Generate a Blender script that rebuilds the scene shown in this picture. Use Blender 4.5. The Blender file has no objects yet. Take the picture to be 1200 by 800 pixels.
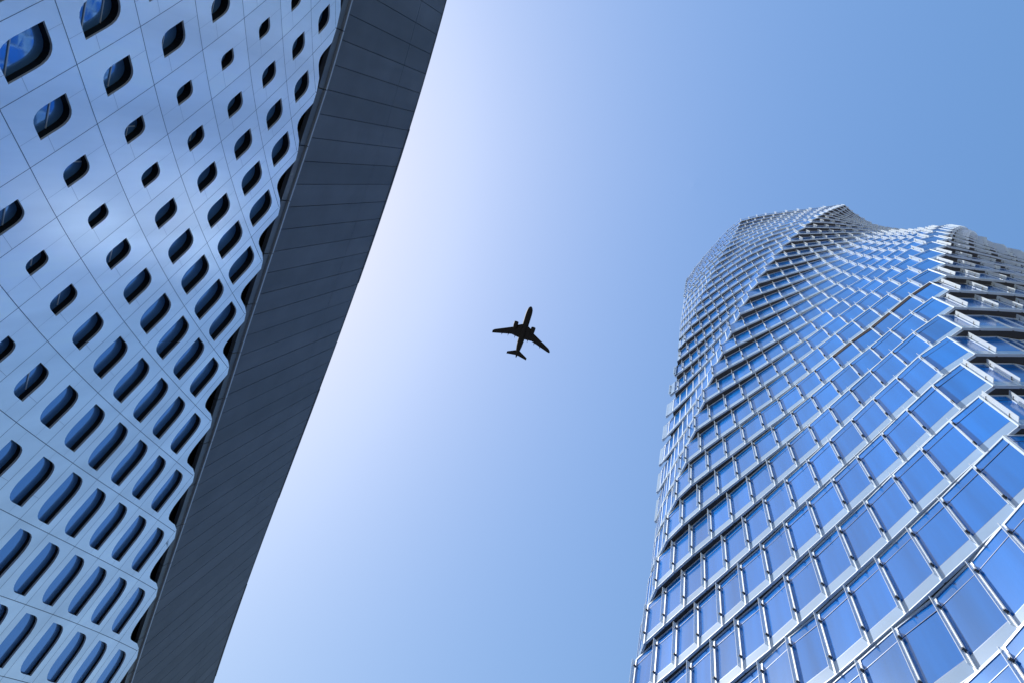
import bpy, bmesh, math, random
import numpy as np
from mathutils import Vector, Matrix
random.seed(7)
SC = bpy.context.scene
COL = SC.collection
R = math.radians
EYE = 1.6

# ------------------------------------------------------------------ camera
F = 850.0; ZX, ZY = 813.0, 216.0          # focal length and the zenith point, in pixels of the 1200x800 photograph
_up = np.array([ZX-600., 400.-ZY, F]); _up /= np.linalg.norm(_up)
_fy = np.array([0, 0, 1.])-_up*_up[2]; _fy /= np.linalg.norm(_fy)
_c = lambda v: np.array([v[0], v[1], -v[2]])
_U = _c(_up); _Y = _c(_fy); _X = np.cross(_Y, _U)
RM = np.vstack([_X, _Y, _U])              # rows: world axes in camera coordinates (right, up, back)
cam = bpy.data.cameras.new('camera'); camo = bpy.data.objects.new('camera', cam); COL.objects.link(camo)
m = Matrix.Identity(4)
for r_ in range(3):
    for c_ in range(3):
        m[r_][c_] = RM[r_, c_]
m.translation = Vector((0, 0, EYE))
camo.matrix_world = m
cam.sensor_width = 36; cam.lens = F/1200*36
cam.clip_start = .1; cam.clip_end = 20000
SC.camera = camo

# ------------------------------------------------------------------ light
SUN_AZ, SUN_EL = 137.0, 45.0              # azimuth measured from +X towards +Y
w = bpy.data.worlds.new('World'); SC.world = w; w.use_nodes = True
nt = w.node_tree; nt.nodes.clear()
sky = nt.nodes.new('ShaderNodeTexSky'); sky.sky_type = 'NISHITA'; sky.sun_disc = False
sky.sun_elevation = R(SUN_EL); sky.sun_rotation = R(90-SUN_AZ)
sky.air_density = 3.0; sky.dust_density = 4.5; sky.ozone_density = 2.0; sky.altitude = 0
bg = nt.nodes.new('ShaderNodeBackground'); bg.inputs[1].default_value = .10
wo = nt.nodes.new('ShaderNodeOutputWorld')
hs = nt.nodes.new('ShaderNodeHueSaturation'); hs.inputs['Saturation'].default_value = 2.0     # the photograph is a vivid, blue-balanced exposure
tn = nt.nodes.new('ShaderNodeMix'); tn.data_type = 'RGBA'; tn.blend_type = 'MULTIPLY'; tn.inputs[0].default_value = 1; tn.inputs[7].default_value = (1.10, 1.30, 1.88, 1)
gm = nt.nodes.new('ShaderNodeGamma'); gm.inputs[1].default_value = .61      # hazy air: a soft roll from the glare to the deep blue
nt.links.new(sky.outputs[0], gm.inputs[0]); nt.links.new(gm.outputs[0], hs.inputs['Color']); nt.links.new(hs.outputs[0], tn.inputs[6]); nt.links.new(tn.outputs[2], bg.inputs[0]); nt.links.new(bg.outputs[0], wo.inputs[0])
sl = bpy.data.lights.new('sun', 'SUN'); sl.energy = 2.9; sl.angle = R(.5); sl.color = (1, .975, .94)
so = bpy.data.objects.new('sun', sl); COL.objects.link(so)
sd = Vector((math.cos(R(SUN_AZ))*math.cos(R(SUN_EL)), math.sin(R(SUN_AZ))*math.cos(R(SUN_EL)), math.sin(R(SUN_EL))))
so.rotation_euler = sd.to_track_quat('Z', 'Y').to_euler(); so.location = (-30, 60, 120)
SC.view_settings.view_transform = 'Standard'; SC.view_settings.look = 'None'
SC.view_settings.exposure = .80; SC.view_settings.gamma = 1; SC.view_settings.use_curve_mapping = False

# ------------------------------------------------------------------ helpers
def tt(p):
    """photo pixel(s) -> horizontal offset per metre of height above the eye"""
    p = np.atleast_2d(np.asarray(p, float))
    c = np.stack([p[:, 0]-600, 400-p[:, 1], -F*np.ones(len(p))], 1) @ RM.T
    return c[:, :2]/c[:, 2:]
def proj(P):
    c = (np.atleast_2d(P)-np.array([0, 0, EYE])) @ RM
    return np.stack([600+F*c[:, 0]/-c[:, 2], 400-F*c[:, 1]/-c[:, 2]], 1), -c[:, 2]

class MB:
    def __init__(s): s.v = []; s.f = []; s.m = []; s.t = []; s.tone = .5     # tone: small panel-to-panel difference of finish
    def poly(s, pts, mi=0):
        k = len(s.v); s.v += [tuple(map(float, p)) for p in pts]; s.f.append(list(range(k, k+len(pts)))); s.m.append(mi); s.t.append(s.tone)
    def raw(s, v, f, mi=0):
        k = len(s.v); s.v += [tuple(map(float, p)) for p in v]
        for q in f: s.f.append([k+j for j in q]); s.m.append(mi); s.t.append(s.tone)
    def box8(s, p, mi=0):
        """p: 4 bottom corners then 4 top corners"""
        s.raw(p, [(3, 2, 1, 0), (4, 5, 6, 7), (0, 1, 5, 4), (1, 2, 6, 5), (2, 3, 7, 6), (3, 0, 4, 7)], mi)
    def obox(s, o, ex, ey, x0, x1, y0, y1, z0, z1, mi=0):
        """box in a frame: o origin (xy), ex along, ey outward (2D unit vectors), absolute z"""
        q = [(x0, y0), (x1, y0), (x1, y1), (x0, y1)]
        P = [(o[0]+a*ex[0]+b*ey[0], o[1]+a*ex[1]+b*ey[1]) for a, b in q]
        s.box8([(x, y, z0) for x, y in P]+[(x, y, z1) for x, y in P], mi)
    def build(s, name, mats, parent=None, smooth=False, fix=True):
        me = bpy.data.meshes.new(name); me.from_pydata(s.v, [], s.f)
        for k in (mats if isinstance(mats, (list, tuple)) else [mats]): me.materials.append(k)
        me.polygons.foreach_set('material_index', s.m)
        if s.t:
            at = me.attributes.new('tone', 'FLOAT', 'FACE'); at.data.foreach_set('value', (s.t+[.5]*len(s.f))[:len(s.f)])
        if fix:
            b = bmesh.new(); b.from_mesh(me); bmesh.ops.recalc_face_normals(b, faces=b.faces[:]); b.to_mesh(me); b.free()
        if smooth: me.polygons.foreach_set('use_smooth', [True]*len(me.polygons))
        o = bpy.data.objects.new(name, me); COL.objects.link(o)
        if parent is not None: o.parent = parent
        return o
def empty(name, label, cat, loc=(0, 0, 0)):
    o = bpy.data.objects.new(name, None); COL.objects.link(o); o.location = loc
    o['label'] = label; o['category'] = cat
    return o

def mat(name, col, rough=.5, metal=0, spec=.5, noise=None, bump=None, coat=0, alpha=1.0, scale=None, streak=None, objvar=0.0):
    """noise=(scale, amount): soft tonal mottling; bump=(scale, strength); streak=(scale, amount): vertical weathering"""
    M = bpy.data.materials.new(name); M.use_nodes = True
    t = M.node_tree; b = t.nodes['Principled BSDF']
    b.inputs['Roughness'].default_value = rough; b.inputs['Metallic'].default_value = metal
    b.inputs['Specular IOR Level'].default_value = spec; b.inputs['Coat Weight'].default_value = coat
    b.inputs['Coat Roughness'].default_value = .05
    b.inputs['Alpha'].default_value = alpha
    b.inputs['Base Color'].default_value = (*col, 1)
    tc = t.nodes.new('ShaderNodeTexCoord')
    last = None
    def mixmul(src, amount):
        nonlocal last
        mr = t.nodes.new('ShaderNodeMapRange'); mr.inputs[1].default_value = .3; mr.inputs[2].default_value = .7
        mr.inputs[3].default_value = 1-amount; mr.inputs[4].default_value = 1+amount*.6
        t.links.new(src, mr.inputs[0])
        mx = t.nodes.new('ShaderNodeMix'); mx.data_type = 'RGBA'; mx.blend_type = 'MULTIPLY'; mx.inputs[0].default_value = 1
        if last is None: mx.inputs[6].default_value = (*col, 1)
        else: t.links.new(last, mx.inputs[6])
        t.links.new(mr.outputs[0], mx.inputs[7]); last = mx.outputs[2]
    if noise:
        n = t.nodes.new('ShaderNodeTexNoise'); n.inputs['Scale'].default_value = noise[0]; n.inputs['Detail'].default_value = 6
        t.links.new(tc.outputs['Object'], n.inputs['Vector']); mixmul(n.outputs['Fac'], noise[1])
    if streak:
        mp = t.nodes.new('ShaderNodeMapping'); mp.inputs['Scale'].default_value = (1, 1, .06)
        t.links.new(tc.outputs['Object'], mp.inputs['Vector'])
        n = t.nodes.new('ShaderNodeTexNoise'); n.inputs['Scale'].default_value = streak[0]; n.inputs['Detail'].default_value = 4
        t.links.new(mp.outputs[0], n.inputs['Vector']); mixmul(n.outputs['Fac'], streak[1])
    if objvar:
        oi = t.nodes.new('ShaderNodeAttribute'); oi.attribute_name = 'tone'
        mr = t.nodes.new('ShaderNodeMapRange'); mr.inputs[3].default_value = 1-objvar; mr.inputs[4].default_value = 1+objvar
        t.links.new(oi.outputs['Fac'], mr.inputs[0])
        mx = t.nodes.new('ShaderNodeMix'); mx.data_type = 'RGBA'; mx.blend_type = 'MULTIPLY'; mx.inputs[0].default_value = 1
        if last is None: mx.inputs[6].default_value = (*col, 1)
        else: t.links.new(last, mx.inputs[6])
        t.links.new(mr.outputs[0], mx.inputs[7]); last = mx.outputs[2]
    if last is not None: t.links.new(last, b.inputs['Base Color'])
    if bump:
        n = t.nodes.new('ShaderNodeTexNoise'); n.inputs['Scale'].default_value = bump[0]; n.inputs['Detail'].default_value = 3
        t.links.new(tc.outputs['Object'], n.inputs['Vector'])
        bp = t.nodes.new('ShaderNodeBump'); bp.inputs['Strength'].default_value = bump[1]; bp.inputs['Distance'].default_value = .05
        t.links.new(n.outputs['Fac'], bp.inputs['Height']); t.links.new(bp.outputs[0], b.inputs['Normal'])
    return M
Mt = {}
# tower
Mt['pane'] = mat('tower_glass', (.004, .150, .56), .105, .0, .5, bump=(.35, .03), streak=(1.3, .2), objvar=.16)
_b = Mt['pane'].node_tree.nodes['Principled BSDF']; _b.inputs['IOR'].default_value = 1.7; _b.inputs['Specular Tint'].default_value = (.46, .72, 1, 1)
Mt['spandrel'] = mat('spandrel_glass', (.27, .40, .60), .16, 0, .4, noise=(.6, .1), objvar=.07)
Mt['white'] = mat('white_aluminium', (.64, .74, .87), .32, 0, .5, noise=(1.5, .05))
Mt['fin'] = mat('fin_glass', (.76, .84, .92), .12, 0, .6, alpha=.6)
Mt['bracket'] = mat('bracket_steel', (.05, .055, .065), .4, .3)
Mt['soffit'] = mat('soffit_panel', (.06, .058, .064), .55, 0, .4, noise=(1.2, .2))
Mt['trans_shade'] = mat('transom_and_gap_shade', (.05, .09, .20), .35, .2)
Mt['louvre'] = mat('louvre_metal', (.022, .014, .016), .7, 0, .2)
Mt['rear'] = mat('rear_glazing', (.04, .12, .35), .1, 0, .8, coat=.4, noise=(.4, .2))
# perforated building
Mt['skin'] = mat('white_panel', (.90, .93, .97), .33, .76, .6, noise=(.22, .07), bump=(.30, .22), streak=(.9, .09), objvar=.045)
Mt['seam'] = mat('seam_sealant', (.16, .18, .24), .6)
Mt['faint'] = mat('faint_seam', (.50, .53, .58), .6)
Mt['lip'] = mat('reveal_trim', (.42, .42, .44), .4, 0, .5)
Mt['liner'] = mat('reveal_shade', (.006, .007, .009), .6, 0, .2)  # near-black: shadow of the cavity behind the skin, put into the colour
Mt['lpane'] = mat('window_glass', (.15, .33, .62), .04, .6, .6, bump=(.4, .02))
Mt['bar'] = mat('glazing_bar', (.45, .48, .52), .35, .2)
Mt['band'] = mat('grey_cladding', (.070, .077, .094), .55, 0, .4, noise=(.5, .16), streak=(.7, .16), objvar=.09)
Mt['bandjoint'] = mat('cladding_joint', (.02, .022, .028), .7)
Mt['gutter'] = mat('gutter_metal', (.10, .11, .125), .42, .3, noise=(1, .15))
Mt['ledge'] = mat('ledge_trim', (.30, .32, .35), .4, .2)
Mt['recess'] = mat('recess_lining', (.008, .009, .011), .7, 0, .2)
Mt['render'] = mat('base_wall_panel', (.55, .56, .58), .5, noise=(.3, .1))
Mt['roof'] = mat('roof_membrane', (.25, .25, .25), .8, noise=(.3, .2))
Mt['plane'] = mat('aircraft_silhouette', (.004, .004, .005), .6, 0, .15)  # near-black: the shade on the underside is put into the colour
Mt['fan'] = mat('engine_dark', (.008, .008, .01), .5, .3)

# ------------------------------------------------------------------ ground
def paving():
    M = bpy.data.materials.new('paving'); M.use_nodes = True; t = M.node_tree; b = t.nodes['Principled BSDF']
    tc = t.nodes.new('ShaderNodeTexCoord'); br = t.nodes.new('ShaderNodeTexBrick'); br.inputs['Scale'].default_value = 1
    br.inputs['Brick Width'].default_value = 1.2; br.inputs['Row Height'].default_value = .6; br.inputs['Mortar Size'].default_value = .01
    br.inputs['Color1'].default_value = (.46, .45, .43, 1); br.inputs['Color2'].default_value = (.38, .375, .36, 1); br.inputs['Mortar'].default_value = (.09, .09, .09, 1)
    n = t.nodes.new('ShaderNodeTexNoise'); n.inputs['Scale'].default_value = .4; n.inputs['Detail'].default_value = 8
    mx = t.nodes.new('ShaderNodeMix'); mx.data_type = 'RGBA'; mx.blend_type = 'MULTIPLY'; mx.inputs[0].default_value = .35
    t.links.new(tc.outputs['Object'], br.inputs['Vector']); t.links.new(tc.outputs['Object'], n.inputs['Vector'])
    t.links.new(br.outputs['Color'], mx.inputs[6]); t.links.new(n.outputs['Color'], mx.inputs[7])
    t.links.new(mx.outputs[2], b.inputs['Base Color']); b.inputs['Roughness'].default_value = .7
    return M
g = MB(); g.poly([(-3000, -3000, 0), (3000, -3000, 0), (3000, 3000, 0), (-3000, 3000, 0)])
go = g.build('ground', paving()); go['kind'] = 'structure'; go['label'] = 'pale paved plaza between the two towers'

# ================================================================== perforated building (left)
H = 45.0
D2 = np.array([.41, .91]); D2 /= np.hypot(*D2); N2 = np.array([D2[1], -D2[0]])      # along the wall / towards the street
PF = [0.0667392, -0.12860646, 0.06919302, -0.39727332]; DPF = np.polyder(PF)
def plan(x):
    x = np.asarray(x, float); lo, hi = -.1, 1.3
    y = np.polyval(PF, np.clip(x, lo, hi)); dy = np.polyval(DPF, np.clip(x, lo, hi))
    return y+(x-np.clip(x, lo, hi))*dy, dy
def S(u, z, dep=0.0):
    """point on the wall: u along (in H), z height above eye (in H), dep metres behind the face"""
    q, dq = plan(u)
    nv = N2-dq*D2; nv /= np.hypot(*nv)
    p = H*(u*D2+q*N2)-dep*nv
    return (p[0], p[1], EYE+H*z)
CU = [0.2943762418677356, -0.06755986486209321, 0.03408690509267479, 0.0004543939644018422, -0.00016174514322564492, -0.00021002663207648, -0.00024510189618350345, 0.00046160770779330937, -0.00026883291987876354, 5.8875550484602246e-05]
CZ = [0.4004906951340008, 0.014525860937193678, 0.03229927515315907, 0.0011788163166421455, -0.002045021973832188, 0.0006088121332986406, 1.6989312134754915e-05, -0.00011096926626015698, 1.0645988251294265e-05, 1.9765868469620584e-05]
def lat_raw(c, n):
    b = np.array([1, c, n, c*c, c*n, n*n, c**3, c*c*n, c*n*n, n**3]); return float(b@CU), float(b@CZ)
CLO, CHI, NLO, NHI = -5., 9., -3., 8.6
def lat(c, n):
    """lattice (column c, level n) -> (u, z); linear outside the part the photo shows"""
    # the photographed part is a slanted strip: clamp to it, then continue linearly
    c0 = min(max(c, CLO), CHI); n0 = min(max(n, max(NLO, -.9-.0*c0)), NHI)
    n0 = max(n0, c0-3.2) if c0-3.2 < NHI else NHI
    n0 = max(n0, -c0-1.0)
    n0 = min(n0, NHI)
    u, z = lat_raw(c0, n0)
    if c0 != c:
        e = .25*(1 if c0 == CLO else -1); ue, ze = lat_raw(c0+e, n0); u += (c-c0)/e*(ue-u)*1.0; z += (c-c0)/e*(ze-z)*1.0
    if n0 != n:
        e = .25 if n < n0 else -.25; ue, ze = lat_raw(c0, n0+e); u += (n-n0)/e*(ue-u); z += (n-n0)/e*(ze-z)
    return u, z
def cellpt(c, n, al, be, dep):
    # alpha runs along the rising diagonal (c+1, n+1), beta along (c, n+1)
    u, z = lat(c+al, n+al+be); return S(u, z, dep)
def winsize(c, n):
    nv = .78*(c-1)-.05; d = abs(n-nv)
    return min(.155+.055*d, .40), min(.135+.046*d, .295)
def outline(a, b, k=7):
    """window contour in (alpha, beta): two sharp tips, two rounded lobes; counter-clockwise from tip (a,-b)"""
    def lobe(sx):
        p0 = (sx*a, sx*b-sx*2*b*.50); p1 = (sx*a, sx*b); p2 = (sx*a-sx*2*a*.45, sx*b)
        return [((1-t)**2*p0[0]+2*t*(1-t)*p1[0]+t*t*p2[0], (1-t)**2*p0[1]+2*t*(1-t)*p1[1]+t*t*p2[1]) for t in [i/(k-1) for i in range(k)]]
    return [(a, -b), (a, -b*.5)]+lobe(1)+[(-a*.5, b), (-a, b), (-a, b*.5)]+lobe(-1)+[(a*.5, -b)]
G_ = .0048                                 # half seam, as a fraction of a cell
def rect_for(pt, e=.5-G_):
    """project a contour point out to the cell border along its ray"""
    x, y = pt; s = e/max(abs(x), abs(y), 1e-9); return (x*s, y*s)
SK = .08
def glass_depth(c): return min(.38, max(.17, .19+.026*(c+3)))                # skin thickness, depth of the lining, depth of the glass
bl = empty('perforated_building', 'white building with rows of leaf shaped window openings and a dark grey parapet band', 'building', (S(.4, 0)[0], S(.4, 0)[1], 0))
bl_inv = Vector(bl.location)
def bpart(mb, name, mats, parent=bl, **k):
    o = mb.build(name, mats, parent, **k)
    if parent is bl: o.location = -bl_inv
    return o
skin = MB(); seams = MB()
cells = []
for n in range(-5, 8):
    for c in range(-9, 13):
        u, z = lat(c, n)
        if -.29 < u < 1.55 and z > .12: cells.append((c, n))
def patch(mb, c, n, al0, al1, be0, be1, dep, k=2, mi=0):
    for i in range(k):
        for j in range(k):
            a0, a1 = al0+(al1-al0)*i/k, al0+(al1-al0)*(i+1)/k; b0, b1 = be0+(be1-be0)*j/k, be0+(be1-be0)*(j+1)/k
            mb.poly([cellpt(c, n, a0, b0, dep), cellpt(c, n, a1, b0, dep), cellpt(c, n, a1, b1, dep), cellpt(c, n, a0, b1, dep)], mi)
winlist = []
def ring(mb, c, n, inner, outer, dep, mi=0, close=True):
    N = len(inner)
    for i in range(N if close else N-1):
        j = (i+1) % N
        p = [cellpt(c, n, *inner[i], dep), cellpt(c, n, *outer[i], dep), cellpt(c, n, *outer[j], dep), cellpt(c, n, *inner[j], dep)]
        mb.poly(p, mi)
        # a corner of the cell lies between these two rays
        (x0, y0), (x1, y1) = outer[i], outer[j]
        if abs(x0-x1) > 1e-6 and abs(y0-y1) > 1e-6:
            e = .5-G_
            cx = math.copysign(e, x0 if abs(abs(x0)-e) < 1e-6 else x1); cy = math.copysign(e, y0 if abs(abs(y0)-e) < 1e-6 else y1)
            mb.poly([cellpt(c, n, x0, y0, dep), cellpt(c, n, cx, cy, dep), cellpt(c, n, x1, y1, dep)], mi)
for c, n in cells:
    skin.tone = random.random()
    a, b = winsize(c, n)
    ins = outline(a, b); out = [rect_for(p) for p in ins]
    ring(skin, c, n, ins, out, 0)
    # outer return of the panel and the reveal lip
    N = len(ins)
    for i in range(N):
        j = (i+1) % N
        skin.poly([cellpt(c, n, *ins[j], 0), cellpt(c, n, *ins[i], 0), cellpt(c, n, *ins[i], SK), cellpt(c, n, *ins[j], SK)], 1)
    # fine joints inside the panel, run from the window to the cell border
    for x0, y0, x1, y1 in ((-.49, .12, -a, .12), (a, -.12, .49, -.12), (-.15, b+.0, -.15, .49)):
        wd = .0028
        if abs(x1-x0) > abs(y1-y0): q = [(x0, y0-wd), (x1, y0-wd), (x1, y1+wd), (x0, y1+wd)]
        else: q = [(x0-wd, y0), (x0+wd, y0), (x1+wd, y1), (x1-wd, y1)]
        if max(abs(x1-x0), abs(y1-y0)) > .03 and (a < .36 or x0 < -.4):
            skin.poly([cellpt(c, n, *p, -.002) for p in q], 2)
    winlist.append((c, n, ins))
# scalloped top edge: half cells of the next level
for c in range(-9, 13):
    n = 8; u, z = lat(c, n)
    if not -.29 < u < 1.55: continue
    a, b = winsize(c, n); a = min(a*1.05, .40); ins = outline(a, b)
    low = [(a+.03, -b-.03)]+[p for p in ins if p[0]+p[1] < (a-b)*(p[0]/a if a else 0)+1e-6 and p[0]+p[1] < .02]
    # order the lower contour from the right tip to the left tip
    low = [(a, -b), (a*.5, -b)]+[p for p in reversed(ins[13:20])]+[(-a, b*.5), (-a, b)]
    out = [(.5-G_, -.5+G_), (.25, -.5+G_)]+[rect_for(p) for p in low[2:-2]]+[(-.5+G_, .25), (-.5+G_, .5-G_)]
    ring(skin, c, n, low, out, 0, close=False)
    for i in range(len(low)-1):
        skin.poly([cellpt(c, n, *low[i+1], 0), cellpt(c, n, *low[i], 0), cellpt(c, n, *low[i], SK), cellpt(c, n, *low[i+1], SK)], 0)
    # ears either side of the scallop
    def P8(al, be, dep=0):
        return cellpt(c, n, al, be, dep)
    for p, q in (((a, -b), (.5-G_, -.5+G_)), ((-a, b), (-.5+G_, .5-G_))):
        tip = (q[0]+.035, q[1]+.035)
        skin.poly([P8(*p), P8(*q), P8(*tip)], 0)
        skin.poly([P8(*p), P8(*tip), P8(*tip, SK), P8(*p, SK)], 0)
bpart(skin, 'perforated_skin', [Mt['skin'], Mt['lip'], Mt['faint']], fix=False)
# dark lining directly behind the seams, with the same openings (so seams read dark but windows stay open)
back = MB()
for c, n, ins in winlist:
    big = [(x*1.02, y*1.02) for x, y in ins]
    e = .505
    N = len(big); o2 = []
    for x, y in big:
        s = e/max(abs(x), abs(y)); o2.append((x*s, y*s))
    Gs = G_; G_ = -.005
    ring(back, c, n, big, o2, .035)
    G_ = Gs
bpart(back, 'skin_backing', Mt['seam'], fix=False)
# windows: lining tube + pane (+ glazing bars), the 96 that show largest as parts, the others as one part
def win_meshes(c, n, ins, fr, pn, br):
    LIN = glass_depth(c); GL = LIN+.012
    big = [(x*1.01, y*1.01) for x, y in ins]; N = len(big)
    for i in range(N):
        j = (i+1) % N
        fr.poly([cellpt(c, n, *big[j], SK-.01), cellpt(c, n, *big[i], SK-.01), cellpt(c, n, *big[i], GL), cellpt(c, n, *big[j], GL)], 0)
    P = [cellpt(c, n, *p, LIN) for p in big]
    cen = np.mean(np.array(P), 0)
    for i in range(N): pn.poly([cen, P[i], P[(i+1) % N]], len(br.m)*0+pn_mi)
    # one level bar and one upright across the pane
    xs = [p[0] for p in big]; ys = [p[1] for p in big]
    a = max(xs); b = max(ys)
    rnd = random.Random(c*97+n)
    t0 = rnd.uniform(-.35, .35)*b
    u0, z0 = lat(c, n)
    hw = .020/H
    def lim(al, be): return abs(al) < a*.98 and abs(be) < b*.98
    def wallbar(du0, dz0, du1, dz1):
        # clip a straight bar (in u, z) to the opening by sampling
        pts = []
        for k in range(41):
            t = k/40; pts.append((u0+du0+(du1-du0)*t, z0+dz0+(dz1-dz0)*t))
        # inverse of the lattice, linearised at the cell
        ua, za = lat(c+.5, n+.5); ub, zb = lat(c, n+.5)
        M = np.array([[ (ua-u0)*2, (ub-u0)*2], [(za-z0)*2, (zb-z0)*2]]); Mi = np.linalg.inv(M)
        ok = []
        for q in pts:
            al, be = Mi@np.array([q[0]-u0, q[1]-z0])
            inside = lim(al, be) and not (al/a+be/b > 1.35 or al/a+be/b < -1.35)
            ok.append(inside)
        idx = [k for k, v in enumerate(ok) if v]
        if len(idx) < 4: return
        p, q = pts[idx[0]], pts[idx[-1]]
        dv = np.array([q[0]-p[0], q[1]-p[1]]); L = np.hypot(*dv)
        if L < 1e-6: return
        nn = np.array([-dv[1], dv[0]])/L*hw
        A = [S(p[0]+nn[0], p[1]+nn[1], LIN-.03), S(q[0]+nn[0], q[1]+nn[1], LIN-.03), S(q[0]-nn[0], q[1]-nn[1], LIN-.03), S(p[0]-nn[0], p[1]-nn[1], LIN-.03)]
        B = [S(p[0]+nn[0], p[1]+nn[1], LIN-.003), S(q[0]+nn[0], q[1]+nn[1], LIN-.003), S(q[0]-nn[0], q[1]-nn[1], LIN-.003), S(p[0]-nn[0], p[1]-nn[1], LIN-.003)]
        br.box8(B+A, br_mi)
    if n < 6+.0*c and (n < 1.2+.55*c):
        zz = rnd.uniform(-.010, .004)
        wallbar(-.05, zz, .05, zz)
        if rnd.random() < .3: wallbar(rnd.uniform(-.012, .012), -.05, rnd.uniform(-.012, .012), .05)
        if a > .25 and rnd.random() < .5: wallbar(-.05, zz+.014, .05, zz+.014)
scored = []
for c, n, ins in winlist:
    p, dpt = proj([cellpt(c, n, 0, 0, 0)])
    x, y = p[0]; vis = -40 < x < 1240 and -40 < y < 840 and dpt[0] > 0
    scored.append((0 if vis else 1, dpt[0], c, n, ins))
scored.sort(key=lambda s: s[:2])
pn_mi = br_mi = 0
for _, _, c, n, ins in scored[:96]:
    fr, pn, br = MB(), MB(), MB(); win_meshes(c, n, ins, fr, pn, br)
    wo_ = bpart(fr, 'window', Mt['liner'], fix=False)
    pn.build('pane', Mt['lpane'], wo_, fix=False)
    if br.v: br.build('glazing_bar', Mt['bar'], wo_)
fr = MB(); pn_mi, br_mi = 1, 2
for _, _, c, n, ins in scored[96:]: win_meshes(c, n, ins, fr, fr, fr)
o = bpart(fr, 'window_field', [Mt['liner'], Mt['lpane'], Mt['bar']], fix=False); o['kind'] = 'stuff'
# band bottom height along the wall
ZBU = [-.6, -.03, .01, .06, .115, .19, .27, .35, .46, .9, 2.0]; ZBV = [.749, .749, .747, .744, .738, .7315, .727, .725, .7255, .725, .725]
zb = lambda u: float(np.interp(u, ZBU, ZBV))
JU = .0265; J0 = .0100-.0265*26
# parapet band: upright cladding panels with open joints, and a level joint near the top
band = MB(); jb = MB(); gap = .016/H
U0, U1 = -.31, 1.62
nu = int((U1-U0)/JU)
def wallquad(mb, u0, u1, z0, z1, dep, mi=0, z0b=None):
    mb.poly([S(u0, z0, dep), S(u1, z0 if z0b is None else z0b, dep), S(u1, z1, dep), S(u0, z1, dep)], mi)
def slab(mb, u0, u1, za, zb_, zt, d0, d1, mi=0):
    mb.box8([S(u0, za, d0), S(u1, zb_, d0), S(u1, zb_, d1), S(u0, za, d1), S(u0, zt, d0), S(u1, zt, d0), S(u1, zt, d1), S(u0, zt, d1)], mi)
k0 = int(math.floor((U0-.01)/JU))
rb = random.Random(3)
for k in range(k0, k0+nu):
    ua, ub = .01+k*JU, .01+(k+1)*JU
    dj = rb.uniform(-.006, .006); band.tone = rb.random()
    zl0, zl1 = zb(ua), zb(ub)
    slab(band, ua+gap, ub-gap, zl0, zl1, .921-gap*.6, dj, .09)
    slab(band, ua+gap, ub-gap, .921+gap*.6, .921+gap*.6, .9985, dj+rb.uniform(-.003, .003), .09)
    slab(jb, ua-gap*1.01, ua+gap*1.01, zl0+.0006, zl0+.0006, .9980, .05, .12)
    wallquad(jb, ua+gap, ub-gap, .920, .922, .055)
    wallquad(jb, ua, ub, zl0+.001, .998, .10, 0, zl1+.001)
bpart(band, 'cladding_band', Mt['band'])
bpart(jb, 'cladding_joints', Mt['bandjoint'], fix=False)
# coping on the parapet, in overlapping lengths
cop = MB(); u = U0; kk = 0
while u < U1:
    L = JU*rb.choice([7, 8, 9]); d0 = -.015 if kk % 2 else -.035
    for q in range(6):
        slab(cop, u+L*q/6, u+L*(q+1)/6, .9986, .9986, 1.0012 if kk % 2 else 1.0016, d0, .5)
    u += L; kk += 1
bpart(cop, 'coping', Mt['band'])
# ledge and gutter under the band
gut = MB(); led = MB()
step = JU*2.35; u = U0
while u < U1:
    for q in range(4):
        a0, a1 = u+step*q/4+(.0005 if q == 0 else 0), u+step*(q+1)/4-(.0005 if q == 3 else 0)
        z0, z1 = zb(a0), zb(a1)
        led.box8([S(a0, z0-.0031, -.05), S(a1, z1-.0031, -.05), S(a1, z1-.0031, .10), S(a0, z0-.0031, .10),
                  S(a0, z0-.0004, -.05), S(a1, z1-.0004, -.05), S(a1, z1-.0004, .10), S(a0, z0-.0004, .10)])
        gut.box8([S(a0, z0-.0135, .10), S(a1, z1-.0135, .10), S(a1, z1-.0135, .32), S(a0, z0-.0135, .32),
                  S(a0, z0-.0036, .05), S(a1, z1-.0036, .05), S(a1, z1-.0036, .32), S(a0, z0-.0036, .32)])
    u += step
bpart(led, 'ledge', Mt['ledge']); bpart(gut, 'gutter', Mt['gutter'])
# dark recess wall behind the skin, base wall, ends, roof
rec = MB()
NU = 60
us = [U0+(U1-U0)*i/NU for i in range(NU+1)]
for i in range(NU):
    wallquad(rec, us[i], us[i+1], .10, .735, .62)
bpart(rec, 'recess_wall', Mt['recess'], fix=False)
base = MB()
zmin = lambda u: .19
for i in range(NU):
    a0, a1 = us[i], us[i+1]
    slab(base, a0, a1, -EYE/H, -EYE/H, .15, .0, .5)
DEPTH = 26.0
def back_pt(u, z): 
    q, dq = plan(u); p = H*(u*D2+q*N2)-DEPTH*N2; return (p[0], p[1], EYE+H*z)
for u in (U0, U1):
    base.poly([S(u, -EYE/H, .02), back_pt(u, -EYE/H), back_pt(u, .998), S(u, .998, .02)])
for i in range(NU):
    base.poly([back_pt(us[i], -EYE/H), back_pt(us[i+1], -EYE/H), back_pt(us[i+1], .998), back_pt(us[i], .998)])
bpart(base, 'wall', Mt['render'], fix=False)
rf = MB()
for i in range(NU):
    rf.poly([S(us[i], .985, .12), S(us[i+1], .985, .12), back_pt(us[i+1], .985), back_pt(us[i], .985)])
bpart(rf, 'roof', Mt['roof'], fix=False)

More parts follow.
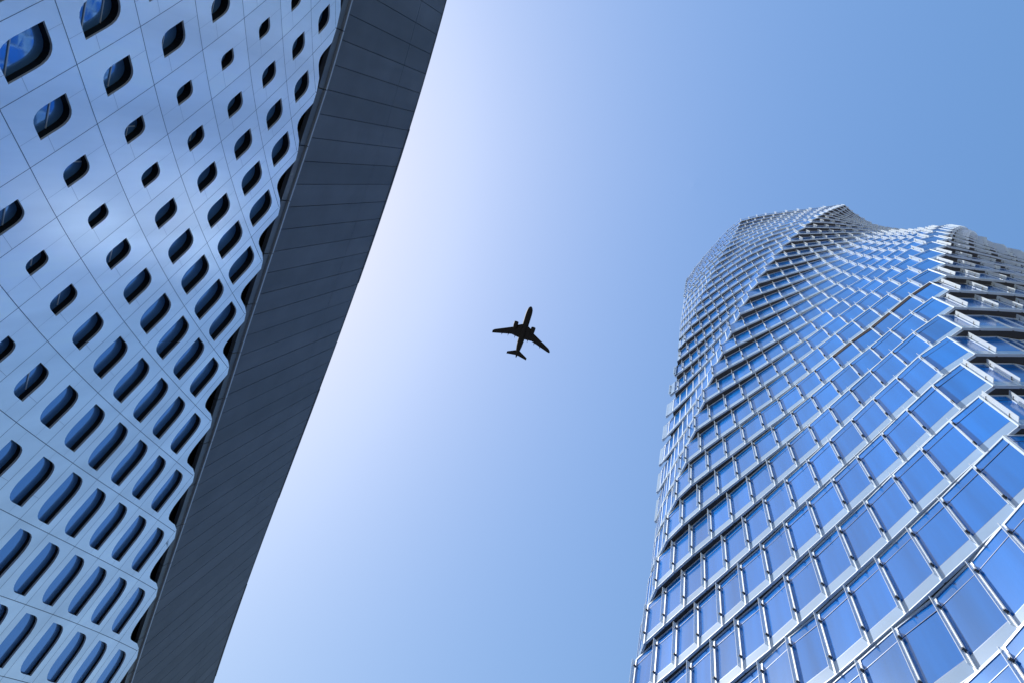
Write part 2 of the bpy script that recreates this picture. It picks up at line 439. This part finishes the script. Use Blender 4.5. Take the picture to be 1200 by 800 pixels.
# ================================================================== twisting glass tower (right)
RIDGE={
0:{-1:(1195.6,499),0:(1164,451),1:(1142,414),2:(1127.5,384),3:(1118,360),4:(1112,340),5:(1109,322.5),6:(1107.3,309),7:(1108.3,297.5),8:(1109.5,287),9:(1111.8,279.5),10:(1113,273.8),11:(1116,270),13:(1121,266.8),15:(1126,265),18:(1131,266),22:(1134,268),28:(1136,271)},
14:{1:(754.5,755),2:(768,689.5),3:(780,634),4:(791.5,585),5:(803,543),6:(814,503.5),7:(824.5,471),8:(835,440),9:(846,413.5),10:(856.5,390),11:(866.5,368),12:(877,348),13:(888,331.7),14:(898,316),15:(907.5,304),16:(918,292.3),17:(926.7,282),18:(935.7,273.5),19:(944,266),20:(952.3,259.6),21:(959,254.5),22:(965,251),23:(970.5,248),26:(984,242.5),28:(990.5,240.5)},
23:{0:(750,885),1:(760,808),2:(766,738),3:(764,688),4:(766,649),5:(767,613.5),6:(769.5,578.6),7:(772,546),8:(776,516),9:(780,489),10:(785.5,463.5),11:(790.6,441),12:(796.6,419),13:(802,400),14:(808,382),15:(815,367),16:(821,353),17:(827,339),18:(833,328),19:(838,317),20:(843,308),21:(847.5,297.5),22:(852,290),23:(856.3,283.5),24:(859.3,278.5),25:(862.5,273.5),26:(865.3,269),28:(869,259)},
30:{0:(758,880),2:(773,736),4:(773,647),8:(786,510),11:(793,437),13:(794,409),14:(795.5,397.5),15:(797,386.5),16:(798,377.5),17:(799.5,370),18:(800.7,362),19:(801.5,355.5),20:(802.5,349),21:(803.2,343.5),22:(804,339),23:(804.5,335),28:(806,329)},
-4:{0:(1262,461),1:(1228,416),4:(1222,348),5:(1212,332),6:(1203,322),7:(1196,315),8:(1190,306),9:(1187,301.5),10:(1183,297),12:(1179,293),15:(1176,290),20:(1174,289),28:(1172,290)},
-8:{1:(1340,420),4:(1350,358),6:(1320,340),8:(1290,330),10:(1272,322),12:(1262,318),15:(1255,316),20:(1250,315),28:(1246,316)},
}

INT={}
def add(r,d,z='b'):
    for i,p in d.items(): INT[(i,r,z)]=p
# tops
add(0,{0:(1123,421),1:(1094,452),2:(1064,480),3:(1035,507.5),4:(1005,535),5:(976,561),6:(948,587.5),7:(922.5,611),8:(894,637),9:(868,660),10:(843.5,683),11:(819,706),12:(794.5,727.5),13:(771,749),14:(746.5,770)},'t')
add(-2,{0:(1178,509),1:(1140,546),2:(1100,583),3:(1065,617),4:(1029,654),5:(992.5,686),6:(959,716),7:(925,747),8:(893,778)},'t')
add(-1,{0:(1147,461),1:(1114,492.5),2:(1080,524),3:(1048,557),4:(1015.6,586),5:(984,616),6:(953,646),7:(922.5,674),8:(893.5,700),9:(865.5,726),10:(837,751),11:(810,776)},'t')
add(4,{1:(1067,346),2:(1043,366),3:(1021,384),4:(998,402),5:(976,419),6:(955,435),7:(933,451),8:(912,467.5),9:(890,483),10:(868.5,498.5),11:(848,513),12:(827.5,527.5),13:(808.5,542)},'t')
add(-3,{3:(1094,697),2:(1139,655),4:(1051,737)},'t')
# bottoms
add(-3,{3:(1148.75,794),2:(1199,747)})
add(-2,{1:(1195.6,599),2:(1150,642.5),3:(1105,683),4:(1062,722),5:(1021,759),6:(980.6,796)})
add(-1,{1:(1154,532),2:(1115.6,567.5),3:(1076,600),4:(1042,636),5:(1005.6,670),6:(969.5,701),7:(936,733),8:(902.5,764),9:(870,787)})
add(0,{1:(1125.5,479),2:(1091,510.6),3:(1059.4,542),4:(1027,571),5:(996,600),6:(964,630),7:(933,657.5),8:(904,685),9:(874,710),10:(846,736),11:(817.5,760),12:(790.5,785)})
add(1,{1:(1104,439),2:(1076,466),3:(1045,492.5),4:(1017.5,519),5:(989,545),6:(961,571),7:(932.5,596),8:(905,621),9:(879,644.5),10:(852.5,668),11:(826.5,690),12:(801.5,711),13:(777.5,733)})
add(4,{4:(1010.6,412),5:(987.5,431),6:(965,449),7:(943,468),8:(920,486),10:(874,521),11:(853.5,537),12:(832,554),13:(811,570)})
add(5,{2:(1057.5,354.5),3:(1034.5,372),4:(1013,388),5:(992,404),6:(969,420.6),7:(948,437.5),8:(927,453),9:(905,470),10:(883,484.5),11:(862.5,500),12:(841.5,514),13:(821,529)})
add(8,{1:(1083.6,295.6),2:(1063.7,308),3:(1044.6,320),4:(1024.5,332.5),5:(1004.6,344),6:(984.7,356),7:(965,368),8:(946,379),9:(927,389.5),10:(908,400),11:(890.5,410),12:(871,420.5),13:(853,430)})
add(9,{1:(1086,286.6),2:(1067.5,297)})
add(10,{1:(1089,280),2:(1072,288.5),3:(1053.6,297)})
add(11,{1:(1093.7,273.5),2:(1076,281.7),3:(1059,289),4:(1041,296.7)})
add(12,{2:(1080,276.5),3:(1064,282),4:(1047.6,289)})
add(13,{13:(903,327.7),12:(919.5,322.5),11:(936,318),10:(952,314),9:(969,308.6),8:(985.5,304),7:(1002,299),6:(1019.6,293),5:(1036.6,288.2),4:(1053,282.5),3:(1069,277.6)})
add(14,{13:(912.7,313),12:(929,309.7),11:(945,305.6),10:(961,301.5),9:(977,298.5),8:(993.4,296),7:(1009.5,292),6:(1026,286.5),5:(1042,281.7),4:(1059,278)})
add(15,{13:(923,300),12:(938,298),11:(953.6,295.5),10:(969,293),9:(986,290.6),6:(1032,281),5:(1048,277)})
add(18,{13:(949,273.5),12:(963,273.2),11:(977,272.8),10:(991,272.4),9:(1006,272.7),6:(1043,272),3:(1076,273),1:(1105,271.5)})
add(20,{13:(965.6,260.4),12:(978,261.5),11:(991,263),10:(1003.5,264.5)})
add(24,{13:(983,251),11:(1004,258),9:(1021,264),6:(1045,270.5),3:(1078,274),1:(1107,274)})
add(28,{13:(994,244),12:(999,248.5),11:(1006,253),10:(1013,257.5),9:(1021,262),8:(1029,265.5),7:(1037,268.5),6:(1046,271),5:(1056,273),4:(1066,274.5),3:(1078,276),2:(1092,276),1:(1112,275)})
# right of 0
add(4,{-1:(1126,340.6),-2:(1157.5,342.5),-3:(1190,345)})
add(3,{-1:(1134,361),-2:(1170,362.5)})
add(2,{-1:(1149,384.5),-2:(1189,385)})
add(1,{-1:(1168,414.5)}); add(0,{-1:(1197,451.5)})
add(5,{-1:(1119,324),-2:(1148,326.5),-3:(1179,329)})
add(6,{-1:(1117,311.5),-2:(1143,314.5),-3:(1172,317.5)})
add(7,{-1:(1115,299.5),-2:(1139,304),-3:(1167,309)})
add(8,{-1:(1114,289),-2:(1135.5,293),-3:(1161,299)})
add(9,{-1:(1115,283),-2:(1135,288),-3:(1160,294.5)})
add(10,{-1:(1116.5,278),-2:(1135,283),-3:(1158,290)})
add(13,{-1:(1124,270),-2:(1137,275),-3:(1155,283)})
add(18,{-1:(1133,270),-2:(1141,274),-3:(1155,281)})
add(28,{-1:(1138,273),-2:(1145,277),-3:(1156,282)})
# left facade
add(11,{15:(862.5,376),17:(846,392),19:(829,408.5),21:(810,425)})
add(5,{15:(797,555),17:(784,574),20:(774,595)})
add(20,{15.5:(934,267),17:(906,275.5),19:(879,287),21:(860,298)})
add(28,{15:(968,244),17:(937,247),19:(910,250.5),21:(888,254)})
add(25,{17:(926,255.5),19:(902,261),21:(881,267)})
add(28,{25:(853,272),27:(835,292),29:(815,316)})
add(20,{25:(831,318),27:(819,330),29:(807,343)})
add(15,{25:(810,372.5),28:(801,382)})

KF = 8.2; FH = 3.8
RR = np.arange(-6, 29)
def tower_grid():
    rid = {}
    for i, d in RIDGE.items():
        r = np.array(sorted(d)); P = np.array([tt(d[k])[0]*(k+KF)*FH for k in r]); out = np.zeros((len(RR), 2)); lo = RR[RR < r[0]]
        for a in range(2):
            out[:, a] = np.interp(RR, r, P[:, a])
            if len(lo):
                cc = np.polyfit(r[:5], P[:5, a], 1)[0]; out[RR < r[0], a] = P[0, a]+cc*(lo-r[0])*.8
        for _ in range(2):
            s = out.copy(); s[1:-1] = (out[:-2]+2*out[1:-1]+out[2:])/4; out = s
        rid[i] = out
    ker = lambda d: d**2*np.log(d+1e-9)
    G = np.zeros((len(RR), 39, 2))
    for a, b in ((-8, -4), (-4, 0), (0, 14), (14, 23), (23, 30)):
        pts = []; res = []
        for (i, r, z), p in INT.items():
            if a < i < b:
                wv = (i-a)/(b-a)
                lin = [np.interp(r, RR, rid[a][:, k])*(1-wv)+np.interp(r, RR, rid[b][:, k])*wv for k in (0, 1)]
                pts.append((wv*10, r*.55)); res.append(tt(p)[0]*(r+KF+(.945 if z == 't' else 0))*FH-lin)
        for r in range(-8, 31, 2):
            for e in (0, 10): pts.append((e, r*.55)); res.append((0, 0))
        X = np.array(pts); Yv = np.array([list(q) for q in res]); n = len(X)
        A = np.zeros((n+3, n+3)); A[:n, :n] = ker(np.linalg.norm(X[:, None]-X[None], axis=2))+.2*np.eye(n); A[:n, n] = 1; A[:n, n+1:] = X; A[n:, :n] = A[:n, n:].T
        Cf = np.linalg.solve(A, np.vstack([Yv, np.zeros((3, 2))]))
        for i in range(a, b+1):
            wv = (i-a)/(b-a); Q = np.stack([np.full(len(RR), wv*10.), RR*.55], 1)
            v = ker(np.linalg.norm(Q[:, None]-X[None], axis=2))@Cf[:n]+Cf[n]+Q@Cf[n+1:]
            if i in (a, b): v = v*0
            G[:, i+8] = rid[a]*(1-wv)+rid[b]*wv+v
    return G
TG = tower_grid()
tcx, tcy = TG[:8, :, 0].mean()+12, TG[:8, :, 1].mean()+4
tw = empty('glass_tower', 'twisting blue glass tower with projecting white framed windows on every floor', 'tower', (tcx, tcy, 0))
tw_inv = Vector(tw.location)
def tpart(mb, name, mats, parent=tw, **k):
    o = mb.build(name, mats, parent, **k)
    if parent is tw: o.location = -tw_inv
    return o
def outline_row(ri):
    P = [tuple(TG[ri, j]) for j in range(39)]
    a, b = np.array(P[-1]), np.array(P[0])
    mid = (a+b)/2
    return P+[tuple(a+(14, 8)), tuple(mid+(26, 14)), tuple(b+(12, 4))]
slabs = MB(); rear = MB()
for ri, r in enumerate(RR):
    z0 = EYE+(r+KF)*FH; z1 = z0+FH
    O = outline_row(ri)
    # inset a little so the window frames stand proud
    cx = np.mean([p[0] for p in O]); cy = np.mean([p[1] for p in O])
    def inset(O, d):
        out = []
        n = len(O)
        for k in range(n):
            p0 = np.array(O[k-1]); p1 = np.array(O[k]); p2 = np.array(O[(k+1) % n])
            e = p2-p0; e /= np.hypot(*e)+1e-9; nv = np.array([-e[1], e[0]])
            out.append(tuple(p1-nv*d))
        return out
    I1 = inset(O, .06)
    slabs.poly([(x, y, z0+.012) for x, y in I1])
    slabs.poly([(x, y, z1-.02) for x, y in I1])
    for k in range(len(I1)):
        j = (k+1) % len(I1)
        for za, zb2 in ((z0+.012, z0+.16), (z1-.16, z1-.02)):
            slabs.poly([(*I1[k], za), (*I1[j], za), (*I1[j], zb2), (*I1[k], zb2)])
    for k in range(38, 42):
        j = (k+1) % 42
        rear.poly([(*O[k], z0+.03), (*O[j], z0+.03), (*O[j], z1-.03), (*O[k], z1-.03)])
tpart(slabs, 'floor_slabs', Mt['soffit'], fix=False)
tpart(rear, 'rear_facade', Mt['rear'], fix=False)
# podium below the shown floors, and the roof
pod = MB(); O = outline_row(0); zt = EYE+(RR[0]+KF)*FH
for k in range(len(O)):
    j = (k+1) % len(O); pod.poly([(*O[k], 0), (*O[j], 0), (*O[j], zt), (*O[k], zt)])
tpart(pod, 'lobby_wall', Mt['rear'], fix=False)
rfm = MB(); O = outline_row(len(RR)-1); zt = EYE+(RR[-1]+1+KF)*FH
rfm.poly([(x, y, zt+.05) for x, y in O])
for k in range(len(O)):
    j = (k+1) % len(O); rfm.poly([(*O[k], zt-.02), (*O[j], zt-.02), (*O[j], zt+.30), (*O[k], zt+.30)])
tpart(rfm, 'roof', Mt['white'], fix=False)

def tower_window(ri, j, fr, pn, sp, fn, bk, bk2, mi=(0, 0, 0, 0, 0, 0)):
    """bay between mullion j (right) and j+1 (left)"""
    r = RR[ri]; z0 = EYE+(r+KF)*FH; z1 = z0+FH
    a = TG[ri, j]; b = TG[ri, j+1]
    wv = b-a; L = float(np.hypot(*wv))
    if L < .01: return
    e = -wv/L; n = np.array([e[1], -e[0]])       # e: left to right; n: outward
    o = b
    if L < .22:                                  # folded corner: one narrow glass panel
        sp.obox(o, e, n, 0, L, -.10, -.012, z0+.02, z1-.05, mi[1] if mi[1] else 0); return
    rnd = random.Random(ri*131+j)
    pn.tone = sp.tone = fr.tone = rnd.random()
    mw = min(.046, L*.07)
    fr.obox(o, e, n, -mw, mw, -.10, .014, z0+.0, z1-.05, mi[0])                      # mullion
    fr.obox(o, e, n, mw, L-mw, -.12, .006, z0, z0+.05, mi[0])                        # sill
    fr.obox(o, e, n, mw, L-mw, -.12, .008, z1-.13, z1-.03, mi[0])                    # head
    jit = rnd.uniform(-.012, .012)
    sp.obox(o, e, n, mw, L-mw, -.12, -.008, z0+.05, z0+.66, mi[1])
    fr.obox(o, e, n, mw, L-mw, -.12, -.012, z0+.66, z0+.69, mi[5])  # dark strip: shadow of the gap above the spandrel, painted in
    yb = -.022
    # the glass is set at a slightly different tilt in each frame
    tl = rnd.uniform(-.009, .009); sd_ = rnd.uniform(-.007, .007)
    def pp(x, y, z): return (o[0]+x*e[0]+y*n[0], o[1]+x*e[1]+y*n[1], z)
    pn.poly([pp(mw, yb-tl-sd_, z0+.69), pp(L-mw, yb-tl+sd_, z0+.69), pp(L-mw, yb+tl+sd_, z1-.13), pp(mw, yb+tl-sd_, z1-.13)], mi[2])
    fr.obox(o, e, n, mw, L-mw, -.12, yb+.014, z1-.66, z1-.63, mi[5])                  # thin transom
    if r == 4 and 1 <= j <= 12: fr.obox(o, e, n, mw, L-mw, -.12, .004, z1-.62, z1-.132, 6 if mi[4] else 2)      # dark louvred strip of the plant floor
    if L < .9: return
    # glass fin held off the mullion by two arms
    fn.obox(o, e, n, -.012, .012, .06, .27, z0+.12, z1-.28, mi[3])
    for q, zz in enumerate((z0+.85, z1-.75)):
        (bk if q == 0 else bk2).obox(o, e, n, -.022, .075, .016, .16, zz, zz+.055, mi[4])
sc = []
for ri in range(len(RR)):
    for j in range(38):
        a, b = TG[ri, j], TG[ri, j+1]; z0 = EYE+(RR[ri]+KF)*FH
        P, dpt = proj([(*a, z0), (*b, z0), (*b, z0+FH), (*a, z0+FH)])
        if dpt.min() <= 0: continue
        x, y = P[:, 0], P[:, 1]; A = .5*(np.dot(x, np.roll(y, -1))-np.dot(y, np.roll(x, -1)))
        cx, cy = P.mean(0)
        w_ = b-a; n_ = np.array([-w_[1], w_[0]]); facing = n_@(-(a+b)/2) > 0
        inside = -15 < cx < 1215 and -15 < cy < 815
        sc.append((-(abs(A) if facing and inside else 0), ri, j))
sc.sort()
for _, ri, j in sc[:100]:
    fr, pn, sp, fn, bk, bk2 = MB(), MB(), MB(), MB(), MB(), MB()
    tower_window(ri, j, fr, pn, sp, fn, bk, bk2, (0, 0, 0, 0, 0, 1))
    wo_ = tpart(fr, 'window', [Mt['white'], Mt['trans_shade'], Mt['louvre']])
    pn.build('pane', Mt['pane'], wo_, fix=False); sp.build('spandrel', Mt['spandrel'], wo_)
    fn.build('glass_fin', Mt['fin'], wo_); bk.build('bracket', Mt['bracket'], wo_); bk2.build('bracket', Mt['bracket'], wo_)
rest = MB()
for _, ri, j in sc[100:]:
    tower_window(ri, j, rest, rest, rest, rest, rest, rest, (0, 1, 2, 3, 4, 5))
o = tpart(rest, 'window_field', [Mt['white'], Mt['spandrel'], Mt['pane'], Mt['fin'], Mt['bracket'], Mt['trans_shade'], Mt['louvre']], fix=False); o['kind'] = 'stuff'

# ================================================================== airliner
ALT = 430.0
nose = tt((622.6, 359.2))[0]*ALT; tail = tt((604.0, 419.0))[0]*ALT
ctr = (nose+tail)/2; hd = nose-tail; LEN = float(np.hypot(*hd)); ang = math.atan2(hd[1], hd[0])
ap = empty('airliner', 'black silhouette of a twin engine airliner flying high overhead between the two buildings', 'airplane', (ctr[0], ctr[1], EYE+ALT))
ap.rotation_euler = (0, 0, ang)
def lathe(mb, prof, axis_o=(0, 0, 0), seg=24, sz=1.0):
    """prof: list of (x, radius, z offset); along x"""
    rows = []
    for x, rad, dz in prof:
        rows.append([(axis_o[0]+x, axis_o[1]+rad*math.cos(2*math.pi*k/seg), axis_o[2]+dz+rad*sz*math.sin(2*math.pi*k/seg)) for k in range(seg)])
    base_ = len(mb.v)
    for row in rows: mb.v += row
    for i in range(len(rows)-1):
        for k in range(seg):
            q = (k+1) % seg; mb.f.append([base_+i*seg+k, base_+i*seg+q, base_+(i+1)*seg+q, base_+(i+1)*seg+k]); mb.m.append(0)
    mb.f.append([base_+k for k in range(seg)]); mb.m.append(0)
    mb.f.append([base_+(len(rows)-1)*seg+k for k in range(seg)]); mb.m.append(0)
h_ = LEN/2
fus = MB()
lathe(fus, [(h_, .05, -.25), (h_-.35, .65, -.22), (h_-1.0, 1.15, -.14), (h_-2.2, 1.65, -.04), (h_-4, 1.92, 0), (h_-6, 1.98, 0), (2, 1.98, 0), (-4, 1.98, 0), (-h_+11, 1.95, .05), (-h_+8, 1.72, .25), (-h_+5, 1.28, .58), (-h_+2.2, .75, .95), (-h_+.5, .35, 1.15), (-h_, .12, 1.2)])
fus.build('fuselage', Mt['plane'], ap, smooth=True)
bel = MB(); lathe(bel, [(5.2, .2, -1.2), (4.2, 1.2, -1.1), (2.5, 1.75, -1.0), (-2.5, 1.8, -1.0), (-4.5, 1.3, -1.0), (-6, .2, -1.2)], sz=.75)
bel.build('wing_fairing', Mt['plane'], ap, smooth=True)
def surf(mb, secs):
    """lofted aerofoil: secs = (leading x, trailing x, y, z, thickness)"""
    prof = [(0, 0), (.08, .5), (.3, .55), (.7, .25), (1, .03), (1, -.03), (.7, -.22), (.3, -.45), (.08, -.4)]
    rows = []
    for lx, tx, y, z, th in secs:
        rows.append([(lx+(tx-lx)*a, y, z+th*b) for a, b in prof])
    k0 = len(mb.v); n = len(prof)
    for rw in rows: mb.v += rw
    for i in range(len(rows)-1):
        for k in range(n):
            q = (k+1) % n; mb.f.append([k0+i*n+k, k0+i*n+q, k0+(i+1)*n+q, k0+(i+1)*n+k]); mb.m.append(0)
    mb.f.append([k0+k for k in range(n)]); mb.m.append(0); mb.f.append([k0+(len(rows)-1)*n+k for k in range(n)]); mb.m.append(0)
SP = 19.0                                   # half span
for s in (1, -1):
    wg = MB()
    surf(wg, [(5.4, -3.9, s*1.2, -1.1, .9), (3.9, -3.65, s*4.0, -.95, .75), (1.6, -3.4, s*6.6, -.75, .55), (-4.2, -6.7, s*(SP-1.2), .15, .22), (-5.3, -7.0, s*SP, .35, .12)])
    surf(wg, [(-5.3, -6.7, s*SP, .3, .12), (-6.6, -7.3, s*(SP+.25), 2.0, .07)])
    for yy, xx, ln in ((4.2, -3.0, 2.2), (8.6, -3.4, 1.9), (12.6, -4.6, 1.5)):
        lathe(wg, [(xx+1.2, .05, 0), (xx+.6, .26, 0), (xx-.6, .28, 0), (xx-ln, .04, .1)], (0, s*yy, -1.15+.05*yy), 10)
    wg.build('wing', Mt['plane'], ap)
    en = MB(); lathe(en, [(2.75, 1.1, 0), (2.95, 1.2, 0), (2.6, 1.36, 0), (.9, 1.42, 0), (-.6, 1.25, 0), (-1.4, .95, 0), (-1.45, .55, 0), (-2.2, .3, 0)], (2.6, s*5.6, -2.0), 24)
    eo = en.build('engine', Mt['plane'], ap, smooth=True)
    py = MB(); surf(py, [(4.4, .2, s*5.6-.18, -1.0, .6), (4.4, .2, s*5.6+.18, -1.0, .6)]); py.build('pylon', Mt['plane'], eo)
    tp = MB(); surf(tp, [(-h_+5.2, -h_+1.6, s*.4, 1.0, .4), (-h_+1.9, -h_+.4, s*6.6, 1.5, .16)])
    tp.build('tailplane', Mt['plane'], ap)
vf = MB(); 
prof = [(0, 0), (.1, .5), (.4, .55), (1, .03), (1, -.03), (.4, -.55), (.1, -.5)]
rows = []
for lx, tx, z, th in [(-h_+7.5, -h_+1.4, 1.5, .5), (-h_+5.6, -h_+1.1, 3.0, .42), (-h_+2.0, -h_-.6, 7.6, .22)]:
    rows.append([(lx+(tx-lx)*a, th*b, z) for a, b in prof])
for rw in rows: vf.v += rw
n = len(prof)
for i in range(2):
    for k in range(n):
        q = (k+1) % n; vf.f.append([i*n+k, i*n+q, (i+1)*n+q, (i+1)*n+k]); vf.m.append(0)
vf.f.append(list(range(n))); vf.m.append(0); vf.f.append([2*n+k for k in range(n)]); vf.m.append(0)
vf.build('tail_fin', Mt['plane'], ap)
